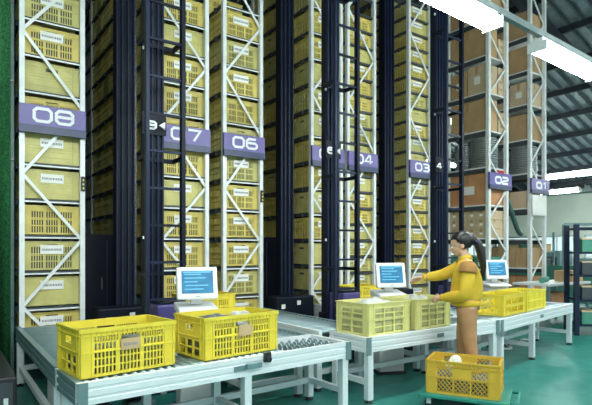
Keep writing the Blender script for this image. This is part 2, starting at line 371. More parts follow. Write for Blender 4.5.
# ------------------------------------------------------------------ racks
YR = 6.0; PITCH = .384; Z0 = .79
NAMES = {8: (.672, 1.318), 7: (2.17, 2.82), 6: (3.02, 3.63), 5: (4.45, 5.06), 4: (5.15, 5.76), 3: (6.52, 7.10), 2: (8.77, 9.44), 1: (10.24, 10.87)}
HT = 7.0
pitch = lambda n_: PITCH if n_ > 4 else PITCH*2/3
def rack_sign(t, X0, X1, num):
    xa, xb = X0-.01, X1+.0
    s = boxo('number_sign', xa, xb, YR-.075, YR-.035, 2.70, 2.915, 'purple', t, bevel=.003)
    boxo('sign_band', xa, xb, YR-.08, YR-.035, 2.62, 2.70, 'navy', s)
    w = xb-xa
    for i, ch in enumerate(num):
        bm = B(); strokes(bm, ch, X0+w*.20+i*w*.325, YR-.079, 2.745, w*.25, .031, zs=1.22); obj('numeral', bm, 'white', s)
def light_rack(num, depth):
    X0, X1 = NAMES[num]
    lb = {8: 'leftmost tall light grey crate rack, sign 08, beside the green net', 7: 'tall light grey crate rack, sign 07, seen through the nearest crane ladder',
      6: 'tall light grey crate rack, sign 06, just left of the middle crane', 5: 'tall grey crate rack whose sign hides behind the middle crane mast',
      4: 'tall light grey crate rack, sign 04, behind and right of the middle ladder', 3: 'tall light grey crate rack, sign 03, left of the third crane mast'}[num]
    t = thing('storage_rack', lb, 'rack', (0, 0, 0))
    if num in (8, 6):
        o = boxo('post_sensor', X1-.045, X1+.0, YR-.055, YR-.031, 2.04, 2.20, 'black', t)
        for q in range(3): boxo('sensor_light', X1-.03, X1-.015, YR-.058, YR-.055, 2.06+q*.045, 2.08+q*.045, 'yellow_d', o)
    yb = YR+depth
    rows = [YR]+[YR+1.7*i for i in range(1, 9) if YR+1.7*i < yb]+[yb]
    for Y in rows:
        for X in (X0, X1-.05):
            bm = B(); box(bm, X, X+.05, Y-.03, Y-.024, 0, HT); box(bm, X, X+.006, Y-.024, Y+.03, 0, HT); box(bm, X+.044, X+.05, Y-.024, Y+.03, 0, HT)
            p_ = obj('post', bm, 'rack', t); boxo('foot_plate', X-.02, X+.07, Y-.04, Y+.05, 0, .008, 'rack', p_)
    zs = [.10, .795, 1.50, 2.19, 2.95, 3.70, 4.42, 5.15, 5.88, 6.6]
    for i in range(len(zs)-1):
        a, b_ = (X1-.03, X0+.03) if (i % 2 == 0) != (num == 7) else (X0+.03, X1-.03)
        bm = B(); bar(bm, (a, YR-.005, zs[i]), (b_, YR-.005, zs[i+1]), .012, .032, up=(0, 1, 0) if 0 else (0, 0, 1)); obj('brace', bm, 'rack', t)
    for k in range(-1, int(6.2/pitch(num))):
        z = Z0+pitch(num)*k
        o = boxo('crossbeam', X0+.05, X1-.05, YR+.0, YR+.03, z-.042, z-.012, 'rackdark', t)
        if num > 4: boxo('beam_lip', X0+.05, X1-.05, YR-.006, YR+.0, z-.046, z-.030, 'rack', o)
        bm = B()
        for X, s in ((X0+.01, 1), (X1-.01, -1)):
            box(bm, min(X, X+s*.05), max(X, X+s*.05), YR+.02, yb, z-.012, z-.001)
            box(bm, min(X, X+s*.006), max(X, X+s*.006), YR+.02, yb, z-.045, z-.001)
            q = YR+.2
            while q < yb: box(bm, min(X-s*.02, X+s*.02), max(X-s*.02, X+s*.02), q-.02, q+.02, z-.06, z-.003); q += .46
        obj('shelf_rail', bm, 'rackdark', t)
    rack_sign(t, X0, X1, '0%d' % num)
    return t
depths = {8: 1.2, 7: 4.2, 6: 1.3, 5: 2.2, 4: 1.3, 3: 2.2}
for n_ in (8, 7, 6, 5, 4, 3): light_rack(n_, depths[n_])
# crate prototypes for the racks
def cproto(style, m, L, hh=.31):
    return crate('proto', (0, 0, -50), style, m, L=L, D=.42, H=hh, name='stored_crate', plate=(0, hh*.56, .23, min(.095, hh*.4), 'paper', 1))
widths = {}
ordn = ['', 'second', 'third', 'fourth', 'fifth', 'sixth', 'seventh', 'eighth', 'ninth', 'tenth']
wordn = ['', 'one shelf']+[w_+' shelves' for w_ in 'two three four five six seven eight nine ten eleven twelve thirteen fourteen fifteen sixteen'.split()]
cols = {8: 2, 7: 8, 6: 2, 5: 4, 4: 2, 3: 4}
maxk = {8: 8, 7: 9, 6: 9, 5: 11, 4: 16, 3: 18}
RW = {8: 'leftmost rack 08', 7: 'rack 07 behind nearest ladder', 6: 'rack 06 left of middle crane', 5: 'rack 05 behind middle mast', 4: 'rack 04 behind middle ladder', 3: 'rack 03 left of third mast'}
protos = {}
for wi in (.58, .54, .53, .51):
    hh_ = .205 if wi in (.53, .51) else .31
    protos[wi] = [cproto('R', 'yellow_r', wi, hh_), cproto('S', 'yellow_s', wi, hh_), cproto('R', 'yellow_s', wi, hh_)]
for n_ in (8, 7, 6, 5, 4, 3):
    X0, X1 = NAMES[n_]; cx = (X0+X1)/2; w = X1-X0-.05
    wi = {8: .58, 7: .58, 6: .54, 5: .54, 4: .53, 3: .51}[n_]
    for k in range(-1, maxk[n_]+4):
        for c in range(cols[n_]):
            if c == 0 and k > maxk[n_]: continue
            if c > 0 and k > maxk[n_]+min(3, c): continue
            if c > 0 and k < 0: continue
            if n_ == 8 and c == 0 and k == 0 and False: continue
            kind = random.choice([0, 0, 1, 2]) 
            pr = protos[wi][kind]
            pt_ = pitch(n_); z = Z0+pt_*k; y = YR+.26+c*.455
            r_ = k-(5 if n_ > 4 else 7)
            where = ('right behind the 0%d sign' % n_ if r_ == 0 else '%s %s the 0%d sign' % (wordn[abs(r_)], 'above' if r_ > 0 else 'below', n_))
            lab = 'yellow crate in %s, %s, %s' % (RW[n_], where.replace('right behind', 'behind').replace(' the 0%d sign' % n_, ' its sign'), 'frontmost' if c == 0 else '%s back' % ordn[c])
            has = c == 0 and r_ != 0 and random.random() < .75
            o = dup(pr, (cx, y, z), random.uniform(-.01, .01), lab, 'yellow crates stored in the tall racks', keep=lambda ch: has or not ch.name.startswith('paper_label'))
for L in protos.values():
    for pr in L:
        for ch in kids(pr):
            for g_ in kids(ch): bpy.data.objects.remove(g_)
            bpy.data.objects.remove(ch)
        bpy.data.objects.remove(pr)

# pallet racks 02, 01
LV = [.30, 1.0, 1.62, 2.28, 3.02, 3.75, 4.50, 5.22, 5.95]
def heavy_rack(num):
    X0, X1 = NAMES[num]
    t = thing('pallet_rack', 'grey pallet rack with pale labelled cartons, left of the rightmost rack, sign 02' if num == 2 else 'rightmost grey pallet rack with a blank white sheet under its 01 sign', 'rack')
    for Y in (YR, YR+.95):
        for X in (X0, X1-.07):
            bm = B(); box(bm, X, X+.07, Y-.035, Y-.028, 0, HT+.2); box(bm, X, X+.007, Y-.028, Y+.035, 0, HT+.2); box(bm, X+.063, X+.07, Y-.028, Y+.035, 0, HT+.2)
            obj('post', bm, 'rack', t)
    zs = [.1+.62*i for i in range(12)]
    for i in range(len(zs)-1):
        a, b_ = (X1-.04, X0+.04) if i % 2 == 0 else (X0+.04, X1-.04)
        bm = B(); bar(bm, (a, YR, zs[i]), (b_, YR, zs[i+1]), .02, .035); obj('brace', bm, 'rack', t)
    for z in LV:
        boxo('shelf_board', X0+.0, X1, YR+.04, YR+.93, z-.03, z, 'rack', t)
        for X in (X0-.01, X1-.03): boxo('side_beam', X, X+.04, YR+.04, YR+.93, z-.11, z-.03, 'rackdark', t)
    xa, xb = X0-.03, X1+.03
    s = boxo('number_sign', xa, xb, YR-.085, YR-.04, 2.66, 2.90, 'purple', t, bevel=.003)
    boxo('sign_band', xa, xb, YR-.09, YR-.04, 2.58, 2.66, 'navy', s)
    for i, ch in enumerate('0%d' % num):
        bm = B(); strokes(bm, ch, X0+.15+i*.23, YR-.088, 2.70, .18, .042); obj('numeral', bm, 'white', s)
    return t
t2 = heavy_rack(2); t1 = heavy_rack(1)
boxo('blank_sheet', 10.25, 10.80, YR-.075, YR-.06, 2.12, 2.55, 'paper', t1)
def carton(label, x0, x1, y0, y1, z, h, m='card', tilt=0, name='carton', group=None, marks=0):
    cx, cy = (x0+x1)/2, (y0+y1)/2
    t = thing(name, label, 'carton', (cx, cy, z), tilt, group)
    w, d = (x1-x0)/2, (y1-y0)/2
    boxo('carton_body', -w, w, -d, d, 0, h, m, t, bevel=.004)
    bm = B(); box(bm, -.03, .03, -d-.002, d+.002, h-.0, h+.002); box(bm, -.03, .03, -d-.002, -d, h*.75, h); box(bm, -w-.002, -w, -.03, .03, h*.7, h)
    obj('packing_tape', bm, 'tape', t)
    bm = B(); box(bm, -w+.003, w-.003, -d+.003, -.002, h, h+.006); box(bm, -w+.003, w-.003, .002, d-.003, h, h+.006); obj('top_flap', bm, m, t)
    if marks: boxo('printed_label', -w-.003, -w, -d*.4, d*.3, h*.35, h*.62, 'paper', t)
    return t
X0, X1 = 8.77, 9.44
cw = (X0+.02, X1-.03)
def fillrack(num, X0, X1):
    spec = {
     8: [(.0, .84, .62, 'card')], 7: [(.0, .84, .60, 'card')], 6: [(.0, .42, .56, 'card2'), (.43, .84, .52, 'card')],
     5: [(.0, .84, .62, 'card')]}
    names = {8: 'top shelf in view', 7: 'second shelf in view', 6: 'third shelf in view', 5: 'fourth shelf in view'}
    for lv, lst in spec.items():
        for j, (a, b_, h, m) in enumerate(lst):
            if num == 1 and lv == 6 and j == 1: m = 'card2'
            if num == 1: h -= .08
            carton('large brown carton on the %s pallet rack, %s, %s' % ({2: 'left', 1: 'right'}[num], names[lv], 'whole bay' if len(lst) == 1 else ('front one' if j == 0 else 'rear one')),
                   X0+.03, X1-.03 if not (lv in (7, 6, 5) and num == 2) else X1-.25, YR+.06+a, YR+.04+b_, LV[lv], h, m, marks=(lv == 6), group='large cartons on the pallet racks')
fillrack(2, *NAMES[2]); fillrack(1, *NAMES[1])
# small cartons stacked at the inner side of rack 02
for lv, nn in ((7, 3), (6, 4), (5, 3)):
    for i in range(nn):
        carton('small brown carton, left pallet rack, %s shelf above coils, %s' % ({5: 'first', 6: 'second', 7: 'third'}[lv], ['at the bottom', 'second up', 'third up', 'on top'][i]),
               9.22, 9.41, YR+.05, YR+.4, LV[lv]+i*.142, .13, 'card2', group='small cartons beside the large ones on rack 02')
def coil(label, x, y, z, r, n_, m='wire'):
    t = thing('wire_coil', label, 'coil', (x, y, z), 0, 'wire coils on the pallet racks')
    for i in range(n_):
        bm = B(); rr = r*(1-.02*(i % 2))
        tube(bm, [(rr*math.cos(a*math.pi/16), rr*math.sin(a*math.pi/16), .022+i*.044) for a in range(32)], .021, 6, closed=True)
        obj('winding', bm, m, t)
    bm = B(); tube(bm, [(0, 0, 0), (0, 0, .044*n_)], r*.55, 20); obj('core', bm, 'black', t)
    return t
for num in (2, 1):
    X0, X1 = NAMES[num]; cx = (X0+X1)/2
    coil('silver wire coil on the %s pallet rack just above its sign, front one' % {2: 'left', 1: 'right'}[num], cx-.0, YR+.30, LV[4], .25, 14)
    coil('silver wire coil on the %s pallet rack just above its sign, rear one' % {2: 'left', 1: 'right'}[num], cx-.0, YR+.75, LV[4], .19, 13)
carton('reddish carton on the left pallet rack level with its sign', 8.80, 9.40, YR+.06, YR+.9, LV[3], .62, 'card3', marks=1)
boxo('red_tag', 9.10, 9.42, YR+.02, YR+.03, LV[4]-.12, LV[4]-.04, 'red', t2)
carton('flat brown carton on the right pallet rack level with its sign', 10.27, 10.82, YR+.06, YR+.9, LV[3], .36, 'card2')
for r_ in range(3):
    for c in range(4):
        t = carton('small pale labelled carton below the left pallet rack\'s sign, %s row, %s from front' % (['bottom', 'middle', 'top'][r_], ['first', 'second', 'third', 'fourth'][c]),
               8.80, 9.40, YR+.06+c*.215, YR+.265+c*.215, LV[2]+r_*.185, .175, 'card2', marks=1, name='small_carton', group='labelled cartons on rack 02')
for c in range(3):
    carton('brown carton two shelves below the right pallet rack\'s sign, %s from the front' % ['first', 'second', 'third'][c], 10.27, 10.84, YR+.06+c*.29, YR+.33+c*.29, LV[1], .42, 'card', group='cartons low on rack 01')
    carton('wide reddish carton on the right pallet rack\'s bottom shelf, %s from the front' % ['first', 'second', 'third'][c], 10.27, 10.84, YR+.06+c*.29, YR+.33+c*.29, LV[0], .5, 'card3', group='cartons on the bottom shelf of rack 01')
    coil('silver wire coil on the left pallet rack\'s bottom shelf, %s from the front' % ['first', 'second', 'third'][c], 9.1, YR+.19+c*.29, LV[0], .12, 9)
    tb = thing('parts_bin', 'green open parts bin under the pale labelled cartons, %s from the front' % ['first', 'second', 'third'][c], 'bin', (9.1, YR+.19+c*.29, LV[1]), 0, 'green parts bins')
    bm = B(); box(bm, -.28, .28, -.135, .135, 0, .01)
    for q in ((-.28, -.27, -.135, .135), (.27, .28, -.135, .135), (-.28, .28, -.135, -.125), (-.28, .28, .125, .135)): box(bm, *q, 0, .24)
    obj('bin_body', bm, 'green', tb); boxo('label_holder', -.29, -.28, -.05, .05, .06, .14, 'paper', tb)
# bent hose between 02 and 01
pts = []
for i in range(24):
    a = i/23; pts.append((9.40+.88*a, YR+.05+.15*a, 2.45-.75*(3*a*a-2*a**3)+.02))
bm = B(); tube(bm, pts, .05, 12); o = obj('air_hose', bm, 'hose'); tag(o, 'dark green thick hose sagging between racks 02 and 01', 'hose')

# ------------------------------------------------------------------ cranes
def crane(xc, label, mark):
    t = thing('stacker_crane', label, 'crane', (xc, 0, 0))
    H = 7.6
    def mast(nm, y, w, d, ribs):
        mo = .03 if nm[0] == 'f' else .07
        ribs = [q+mo for q in ribs]
        bm = B(); box(bm, -w/2+mo, w/2+mo, y-d/2, y+d/2, .3, H); o = obj(nm, bm, 'crane', t, bevel=.004)
        for x in ribs:
            boxo('guide_rib', x-.009, x+.009, y-d/2-.028, y-d/2, .32, H, 'cranerib', o)
            0
        return o
    fm = mast('front_mast', 5.09, .20, .09, (-.08, -.02, .04, .09))
    rm = mast('rear_mast', 6.20, .22, .12, (-.10, -.04, .03, .10))
    # chain strip beside the rear mast
    bm = B(); z = .5
    while z < 7.3: box(bm, .20, .215, 6.18, 6.22, z, z+.028); box(bm, .19, .225, 6.188, 6.212, z+.03, z+.038); z += .045
    obj('lift_chain', bm, 'chain', t)
    # ladder
    yl = 4.80; a, b_ = -.12, .24
    boxo('ladder_rail', a-.016, a+.016, yl-.03, yl+.03, .35, H, 'cranerib', t); boxo('ladder_rail', b_-.02, b_+.02, yl-.03, yl+.03, .35, H, 'crane', t)
    z = .55
    i = 0
    while z < 7.4:
        bm = B(); box(bm, a, b_, yl-.012, yl+.012, z-.012, z+.012); o = obj('rung', bm, 'cranerib' if i % 3 else 'crane', t)
        z += .36; i += 1
    for z in (1.15, 2.3, 3.45, 4.6, 5.75): 
        bm = B(); box(bm, a-.01, a+.02, yl, 5.06, z-.02, z+.02); box(bm, b_-.02, b_+.01, yl, 5.06, z-.02, z+.02); box(bm, a, b_, 5.02, 5.06, z-.02, z+.02); obj('ladder_bracket', bm, 'crane', t)
    boxo('base_beam', -.14, .20, 4.72, 7.1, .04, .34, 'crane', t, bevel=.01)
    boxo('floor_rail', .0, .06, 4.75, 10.0, 0, .05, 'alu', t)
    o = boxo('drive_housing', -.04, .25, 4.74, 5.02, .34, .86, 'craneblue', t, bevel=.02)
    boxo('housing_cap', -.02, .23, 4.76, 5.0, .86, .885, 'crane', o)
    o = boxo('control_cabinet', -.33, .22, 6.50, 7.0, .34, 1.58, 'crane', t, bevel=.01)
    bm = B(); box(bm, -.05, -.045, 6.495, 6.5, .4, 1.5); box(bm, -.12, -.10, 6.485, 6.5, .9, 1.05); obj('door_handle', bm, 'chain', o)
    o = boxo('rear_gearbox', -.32, .32, 5.80, 6.10, .34, .74, 'crane', t, bevel=.02)
    boxo('warning_sticker', -.24, -.18, 5.794, 5.80, .58, .64, 'paper', o); boxo('warning_sticker', .02, .08, 5.794, 5.80, .62, .68, 'paper', o)
    boxo('mast_collar', -.10, .16, 5.03, 5.15, .34, .60, 'crane', t)
    # load carriage high up (out of reach) and cable clips
    for z in (1.5, 2.3, 3.4, 4.9): boxo('cable_clip', -.085, -.065, 5.03, 5.045, z, z+.03, 'alu', t)
    s = boxo('aisle_marker', -.095, .15, 5.008, 5.014, 2.55, 2.77, 'crane', t)
    bm = B(); strokes(bm, mark[0], -.065, 5.004, 2.61, .105, .022); obj('numeral', bm, 'white', s)
    bm = B()
    vs = [bm.verts.new(q) for q in ((.135, 5.0, 2.61), (.135, 5.0, 2.69), (.07, 5.0, 2.65), (.135, 5.007, 2.61), (.135, 5.007, 2.69), (.07, 5.007, 2.65))]
    for f in ((0, 1, 2), (5, 4, 3), (0, 3, 4, 1), (1, 4, 5, 2), (2, 5, 3, 0)): bm.faces.new([vs[i] for i in f])
    obj('arrow_mark', bm, 'white', s)
    return t
crane(1.74, 'nearest dark navy stacker crane with ladder, behind the first terminal', '8')
crane(4.06, 'middle dark navy stacker crane with ladder, left of the second terminal', '6')
crane(6.14, 'farthest dark navy stacker crane with ladder, right behind the person', '4')

# ------------------------------------------------------------------ conveyors
def beam_bm(bm, a, b_, z1, h=.135, w=.045, sgn=1):
    """aluminium profile with two grooves on its outer face"""
    a = Vector(a); b_ = Vector(b_); d = (b_-a); L = d.length; d.normalize(); nrm = Vector((-d.y, d.x, 0))*sgn
    prof = [(0, 0), (0, .03), (-.008, .034), (-.008, .046), (0, .05), (0, .085), (-.008, .089), (-.008, .101), (0, .105), (0, .135), (-w, .135), (-w, 0)]
    k = h/.135
    rings = []
    for P_ in (a, b_): rings.append([bm.verts.new((P_.x+nrm.x*q[0], P_.y+nrm.y*q[0], z1-h+q[1]*k)) for q in prof])
    n_ = len(prof)
    for i in range(n_): bm.faces.new((rings[0][i], rings[0][(i+1) % n_], rings[1][(i+1) % n_], rings[1][i]))
    bm.faces.new(rings[0]); bm.faces.new(rings[1][::-1])
def conveyor(label, L, W, loc, rz=0, axis='x', roll=(0, None), legs=None, name='roller_conveyor', endbeams=(1, 1), frame='alu', side='alu', wheels=False, pitch=.062, endmat=None):
    """local x = length, y = width; transport along x"""
    t = thing(name, label, 'conveyor', loc, rz, None)
    top = ZC
    bm = B(); beam_bm(bm, (0, 0, 0), (L, 0, 0), top, sgn=-1); obj('side_beam', bm, side, t)
    bm = B(); beam_bm(bm, (0, W, 0), (L, W, 0), top, sgn=1); obj('side_beam', bm, frame, t)
    if endbeams[0]: bm = B(); beam_bm(bm, (0, .046, 0), (0, W-.046, 0), top-.001, sgn=1); obj('end_beam', bm, endmat or side, t)
    if endbeams[1]: bm = B(); beam_bm(bm, (L, .046, 0), (L, W-.046, 0), top-.001, sgn=-1); obj('end_beam', bm, frame, t)
    if axis == 'x':
        x = .08
        r0, r1 = roll[0], roll[1] or L
        while x < L-.06:
            if r0 <= x <= r1: bm = B(); tube(bm, [(x, .046, top-.03), (x, W-.046, top-.03)], .024, 10); obj('roller', bm, 'roller', t)
            x += pitch
    bm = B(); box(bm, .046, L-.046, .05, W-.05, top-.13, top-.12); obj('under_tray', bm, 'rackdark', t)
    for x in (legs or (.06, L-.06)):
        for y in (.035, W-.035):
            bm = B(); box(bm, x-.03, x+.03, y-.03, y+.03, .03, top-.135); l = obj('leg', bm, 'alu', t)
            bm = B(); tube(bm, [(x, y, 0), (x, y, .012), (x, y, .013), (x, y, .035)], [.04, .04, .012, .012], 12); obj('levelling_foot', bm, 'black', l)
        bm = B(); box(bm, x-.02, x+.02, .065, W-.065, .16, .21); obj('cross_member', bm, 'alu', t)
    L0, L1 = (legs or (.06, L-.06))[0], (legs or (.06, L-.06))[-1]
    bm = B(); box(bm, L0+.03, L1-.03, W-.06, W-.02, .16, .21); obj('stretcher', bm, 'alu', t)
    if wheels:
        for j in range(5):
            for i in range(6):
                x, y = L-.52+i*.08, .10+j*.075
                bm = B(); tube(bm, [(x-.006, y, top-.03), (x+.006, y, top-.03)], .026, 12); obj('skate_wheel', bm, 'roller', t)
    bm = B(); 
    bm2 = B()
    for x in (L*.5,): box(bm2, x-.05, x+.05, -.004, 0, top-.09, top-.05); 
    obj('name_plate', bm2, 'alugreen', t); bm.free()
    return t
def corner(bm_parent, x, y, h=.16):
    boxo('corner_bracket', x-.03, x+.03, y-.006, y, ZC-h+.01, ZC+.002, 'alugreen', bm_parent)
u1 = conveyor('near aluminium roller conveyor carrying the two bright yellow crates', 2.245, .53, (.662, 3.195, 0), R(3.2), legs=(.06, 1.2, 2.185), endmat='alugreen', roll=(0, 1.6), wheels=True)
corner(u1, .03, 0)
corner(u1, 2.215, 0)
# photo-eye sensor on the near beam
sb = boxo('sensor_box', 1.17, 1.30, -.03, 0, ZC-.08, ZC-.04, 'alugreen', u1, bevel=.004)
bm = B(); tube(bm, [(1.36, -.0, ZC-.03), (1.36, -.04, ZC-.03)], .022, 12); box(bm, 1.33, 1.39, -.02, 0, ZC-.05, ZC+.02); obj('knob_clamp', bm, 'black', u1)
u2 = conveyor('middle aluminium roller conveyor carrying pale crates in front of the person', 2.03, .53, (3.13, 3.37, 0), legs=(.06, 1.35, 1.95))
corner(u2, .03, 0, .17); corner(u2, 1.99, 0, .17)
bm = B(); tube(bm, [(1.38, -.0, ZC-.03), (1.38, -.04, ZC-.03)], .022, 12); box(bm, 1.30, 1.42, -.02, 0, ZC-.06, ZC-.02); obj('knob_clamp', bm, 'black', u2)
u3 = conveyor('far aluminium roller conveyor angled away to the right of the person', 2.49, .53, (5.17, 3.36, 0), ang3, legs=(.06, 1.0, 2.42))
corner(u3, .03, 0, .2)
def lane(num, y0=3.90, y1=5.93):
    X0, X1 = NAMES[num]
    # local x runs into the rack (+Y): rotate by 90 deg, width goes towards -X
    lb = {8: 'leftmost teal-grey roller lane, left of the nearest crane', 7: 'grey roller lane right of the nearest terminal, holding a yellow crate', 6: 'grey roller lane left of the middle crane base, empty',
          5: 'grey roller lane behind the second terminal, holding a yellow crate', 4: 'grey roller lane hidden behind the crate under the hands', 3: 'grey roller lane behind the far angled conveyor'}[num]
    if num == 8: X0 -= .04
    return conveyor(lb, y1-y0, X1-X0, (X1, y0, 0), math.pi/2, name='roller_lane', endbeams=(0, 0), frame='alugreen' if num == 8 else 'alu', side='alugreen', pitch=.075)
lane(8, 3.76); lane(7, 3.88)
for n_ in (6, 5): lane(n_, 3.93)
lane(4, 4.0); lane(3, 4.85)
# under-conveyor drives
for i, (x, y, lab) in enumerate(((.9, 4.6, 'off-white drive unit under the rack 08 roller lane'), )):
    t = thing('drive_unit', lab, 'machine', (x, y, 0)); boxo('housing', -.14, .14, -.25, .25, .02, .40, 'casing', t, bevel=.01); boxo('motor', .14, .3, -.1, .1, .05, .25, 'black', t, bevel=.02); boxo('base', -.12, .12, -.22, .22, 0, .02, 'black', t)
for i, (x, y, lab) in enumerate(((1.45, 4.5, 'black gear motor on the floor left of the nearest terminal pedestal'), (2.5, 4.7, 'black gear motor under the roller lane right of the nearest terminal'), (5.0, 4.6, 'black gear motor under the roller lane behind the second terminal'), (5.6, 4.9, 'black gear motor under the lane behind the crate being handled'))):
    t = thing('gear_motor', lab, 'motor', (x, y, 0), 0); boxo('mount', -.12, .12, -.1, .1, 0, .06, 'alugreen', t)
    bm = B(); tube(bm, [(-.12, 0, .15), (.1, 0, .15)], .085, 16); o = obj('motor_body', bm, 'black', t); boxo('terminal_cover', -.05, .05, -.04, .04, .22, .28, 'alu', t, bevel=.005)

# ------------------------------------------------------------------ terminals
def terminal(loc, label, s=1.0):
    t = thing('touch_screen_terminal', label, 'terminal', loc, R(-14) if s > .99 else R(-24))
    ped = boxo('pedestal', -.15, .15, .02, .30, .02, .86, 'casing', t, bevel=.02)
    boxo('plinth', -.17, .17, 0, .32, 0, .03, 'black', t)
    bm = B(); vs = box(bm, -.17, .17, -.06, .28, .86, .93)
    for v in bm.verts:
        if v.co.z > .9 and v.co.y < 0: v.co.z -= .04
    obj('control_desk', bm, 'casing', t, bevel=.012)
    boxo('neck', -.05, .05, .10, .15, .92, 1.02, 'casing', t, bevel=.01)
    mt = Matrix.Translation((0, .06, 1.105)) @ Matrix.Rotation(R(-12), 4, 'X')
    bm = B(); box(bm, -.175, .175, -.02, .03, -.14, .14, mt); m_ = obj('monitor', bm, 'casing', t, bevel=.014)
    bm = B(); box(bm, -.135, .135, -.024, -.018, -.09, .105, mt); sc = obj('screen', bm, 'screen', m_)
    bm = B()
    for i, (w0, w1) in enumerate(((-.11, .03), (-.11, .07), (-.11, .0), (-.10, .09), (-.11, .05))):
        z = .07-i*.032; x = w0
        box(bm, w0, w1, -.0255, -.0235, z, z+.008, mt); obj('text_line', bm, 'screentext', sc); bm = B()
    bm.free()
    bm = B(); box(bm, -.12, .12, -.0255, -.0235, .088, .098, mt); obj('title_bar', bm, 'screentext', sc)
    bm = B(); box(bm, -.02, .02, -.0225, -.0195, -.118, -.112, mt); obj('badge', bm, 'ink', m_)
    return t
terminal((1.80, 4.02, 0), 'white touch-screen terminal behind the two bright yellow crates')
terminal((4.13, 4.02, 0), 'white touch-screen terminal behind the pale yellow crates', .9)
terminal((6.56, 4.30, 0), 'white touch-screen terminal standing right of the person', .9)

# ------------------------------------------------------------------ dolly
dl = thing('platform_dolly', 'low teal wheeled dolly carrying the orange yellow crate', 'dolly', (3.83, 2.845, 0), dol_a)
boxo('deck', -.36, .38, -.24, .24, .10, .134, 'dolly', dl, bevel=.008)
for x in (-.28, .30):
    for y in (-.17, .17):
        bm = B(); tube(bm, [(x, y-.014, .04), (x, y+.014, .04)], .04, 16); w = obj('caster', bm, 'black', dl)
        bm = B(); box(bm, x-.02, x+.02, y-.024, y-.018, .04, .1); box(bm, x-.02, x+.02, y+.018, y+.024, .04, .1); obj('fork', bm, 'alu', w)
bm = B(); tube(bm, [(.38, -.19, .12), (.44, -.19, .125), (.44, .19, .125), (.38, .19, .12)], .012, 8); obj('pull_handle', bm, 'dolly', dl)

# ------------------------------------------------------------------ lamps
def lamp(x, y, z, rz, label, L=1.55, group=None):
    t = thing('fluorescent_lamp', label, 'lamp', (x, y, z), rz, group)
    bm = B(); vs = box(bm, -L/2+.02, L/2-.02, -.105, .105, -.03, .07)
    for v in vs:
        if v.co.z < 0: v.co.y *= .8
    obj('diffuser', bm, 'diffuser', t, bevel=.02)
    boxo('end_cap', -L/2, -L/2+.02, -.11, .11, -.035, .075, 'lampcase', t); boxo('end_cap', L/2-.02, L/2, -.11, .11, -.035, .075, 'lampcase', t)
    boxo('ballast_box', -L/2+.02, L/2-.02, -.06, .06, .07, .12, 'lampcase', t)
    for x_ in (-L/2+.15, L/2-.15): boxo('hanger', x_-.02, x_+.02, -.012, .012, .12, .17, 'rooflight', t)
    return t
    bm = B()
    prof = [(-.15, 0), (-.155, .004), (-.06, .075), (.06, .075), (.155, .004), (.15, 0), (.055, .067), (-.055, .067)]
    r0 = [bm.verts.new((-L/2, q[0], q[1])) for q in prof]; r1 = [bm.verts.new((L/2, q[0], q[1])) for q in prof]
    for i in range(8): bm.faces.new((r0[i], r0[(i+1) % 8], r1[(i+1) % 8], r1[i]))
    bm.faces.new(r0); bm.faces.new(r1[::-1]); obj('reflector', bm, 'lampcase', t)
    for y_ in (-.05, .05):
        bm = B(); tube(bm, [(-L/2+.04, y_, .03), (L/2-.04, y_, .03)], .015, 8); tb = obj('tube', bm, 'casing', t)
    boxo('ballast_box', -L/2+.1, L/2-.1, -.04, .04, .075, .12, 'lampcase', t)
    for x_ in (-L/2+.02, L/2-.02): boxo('lamp_holder', x_-.015, x_+.015, -.075, .075, .005, .067, 'casing', t)
    for x_ in (-L/2+.15, L/2-.15): boxo('hanger', x_-.02, x_+.02, -.012, .012, .12, .24, 'rooflight', t)
    return t
La = R(3.3); dv = Vector((math.cos(La), math.sin(La), 0)); L0_ = Vector((5.37, 3.10, 3.62)); LZ = 3.62
for k, lb in ((-3, 'third from the left, left of the nearest crane'), (-2, 'over the first terminal'), (-1, 'at the top centre of the photo, left of the other bright one'), (0, 'at the photo\'s right edge under the long rail'), (1, 'past the right edge')):
    c_ = L0_+Vector((0, 0, .02))+dv*(.86+2.44*k); lamp(c_.x, c_.y, c_.z, La, 'white fluorescent lamp %s' % lb, group='fluorescent lamps over the conveyor')
LZ = 3.9
for k in range(5): lamp(-1.5+2.6*k, .2, LZ+.5, 0, 'added unseen fluorescent fill lamp behind the camera, nearer row', group='added unseen fill lamps, nearer row')  # unseen lamps added behind the camera for fill light
for k in range(4): lamp(-1+2.6*k, -2.6, LZ+.7, 0, 'added unseen fluorescent fill lamp behind the camera, farther row', group='added unseen fill lamps, farther row')  # second unseen row, also added as fill
bm = B(); bar(bm, L0_-dv*8+Vector((0, 0, .20)), L0_+dv*8+Vector((0, 0, .20)), .06, .07)
tag(obj('lamp_rail', bm, 'rooflight'), 'long pale rail carrying the fluorescent lamps across the hall', 'rail')
for k, (x, y) in enumerate(((14.8, 7.2), (14.8, 4.3), (17.5, 9.4), (17.5, 6.2))):
    lamp(x, y, 3.5 if x < 16 else 3.35, math.pi/2, 'white fluorescent lamp hanging low near the cream wall', 1.9, group='distant fluorescent lamps')
for (x, y) in ((12.8, 9.8), (15.5, 12.6), (12.5, 1.5), (16, 1.5)): lamp(x, y, 5.2 if x < 14 else 4.6, 0, 'white fluorescent lamp high over the far hall floor', 1.9, group='fluorescent lamps over the far hall')

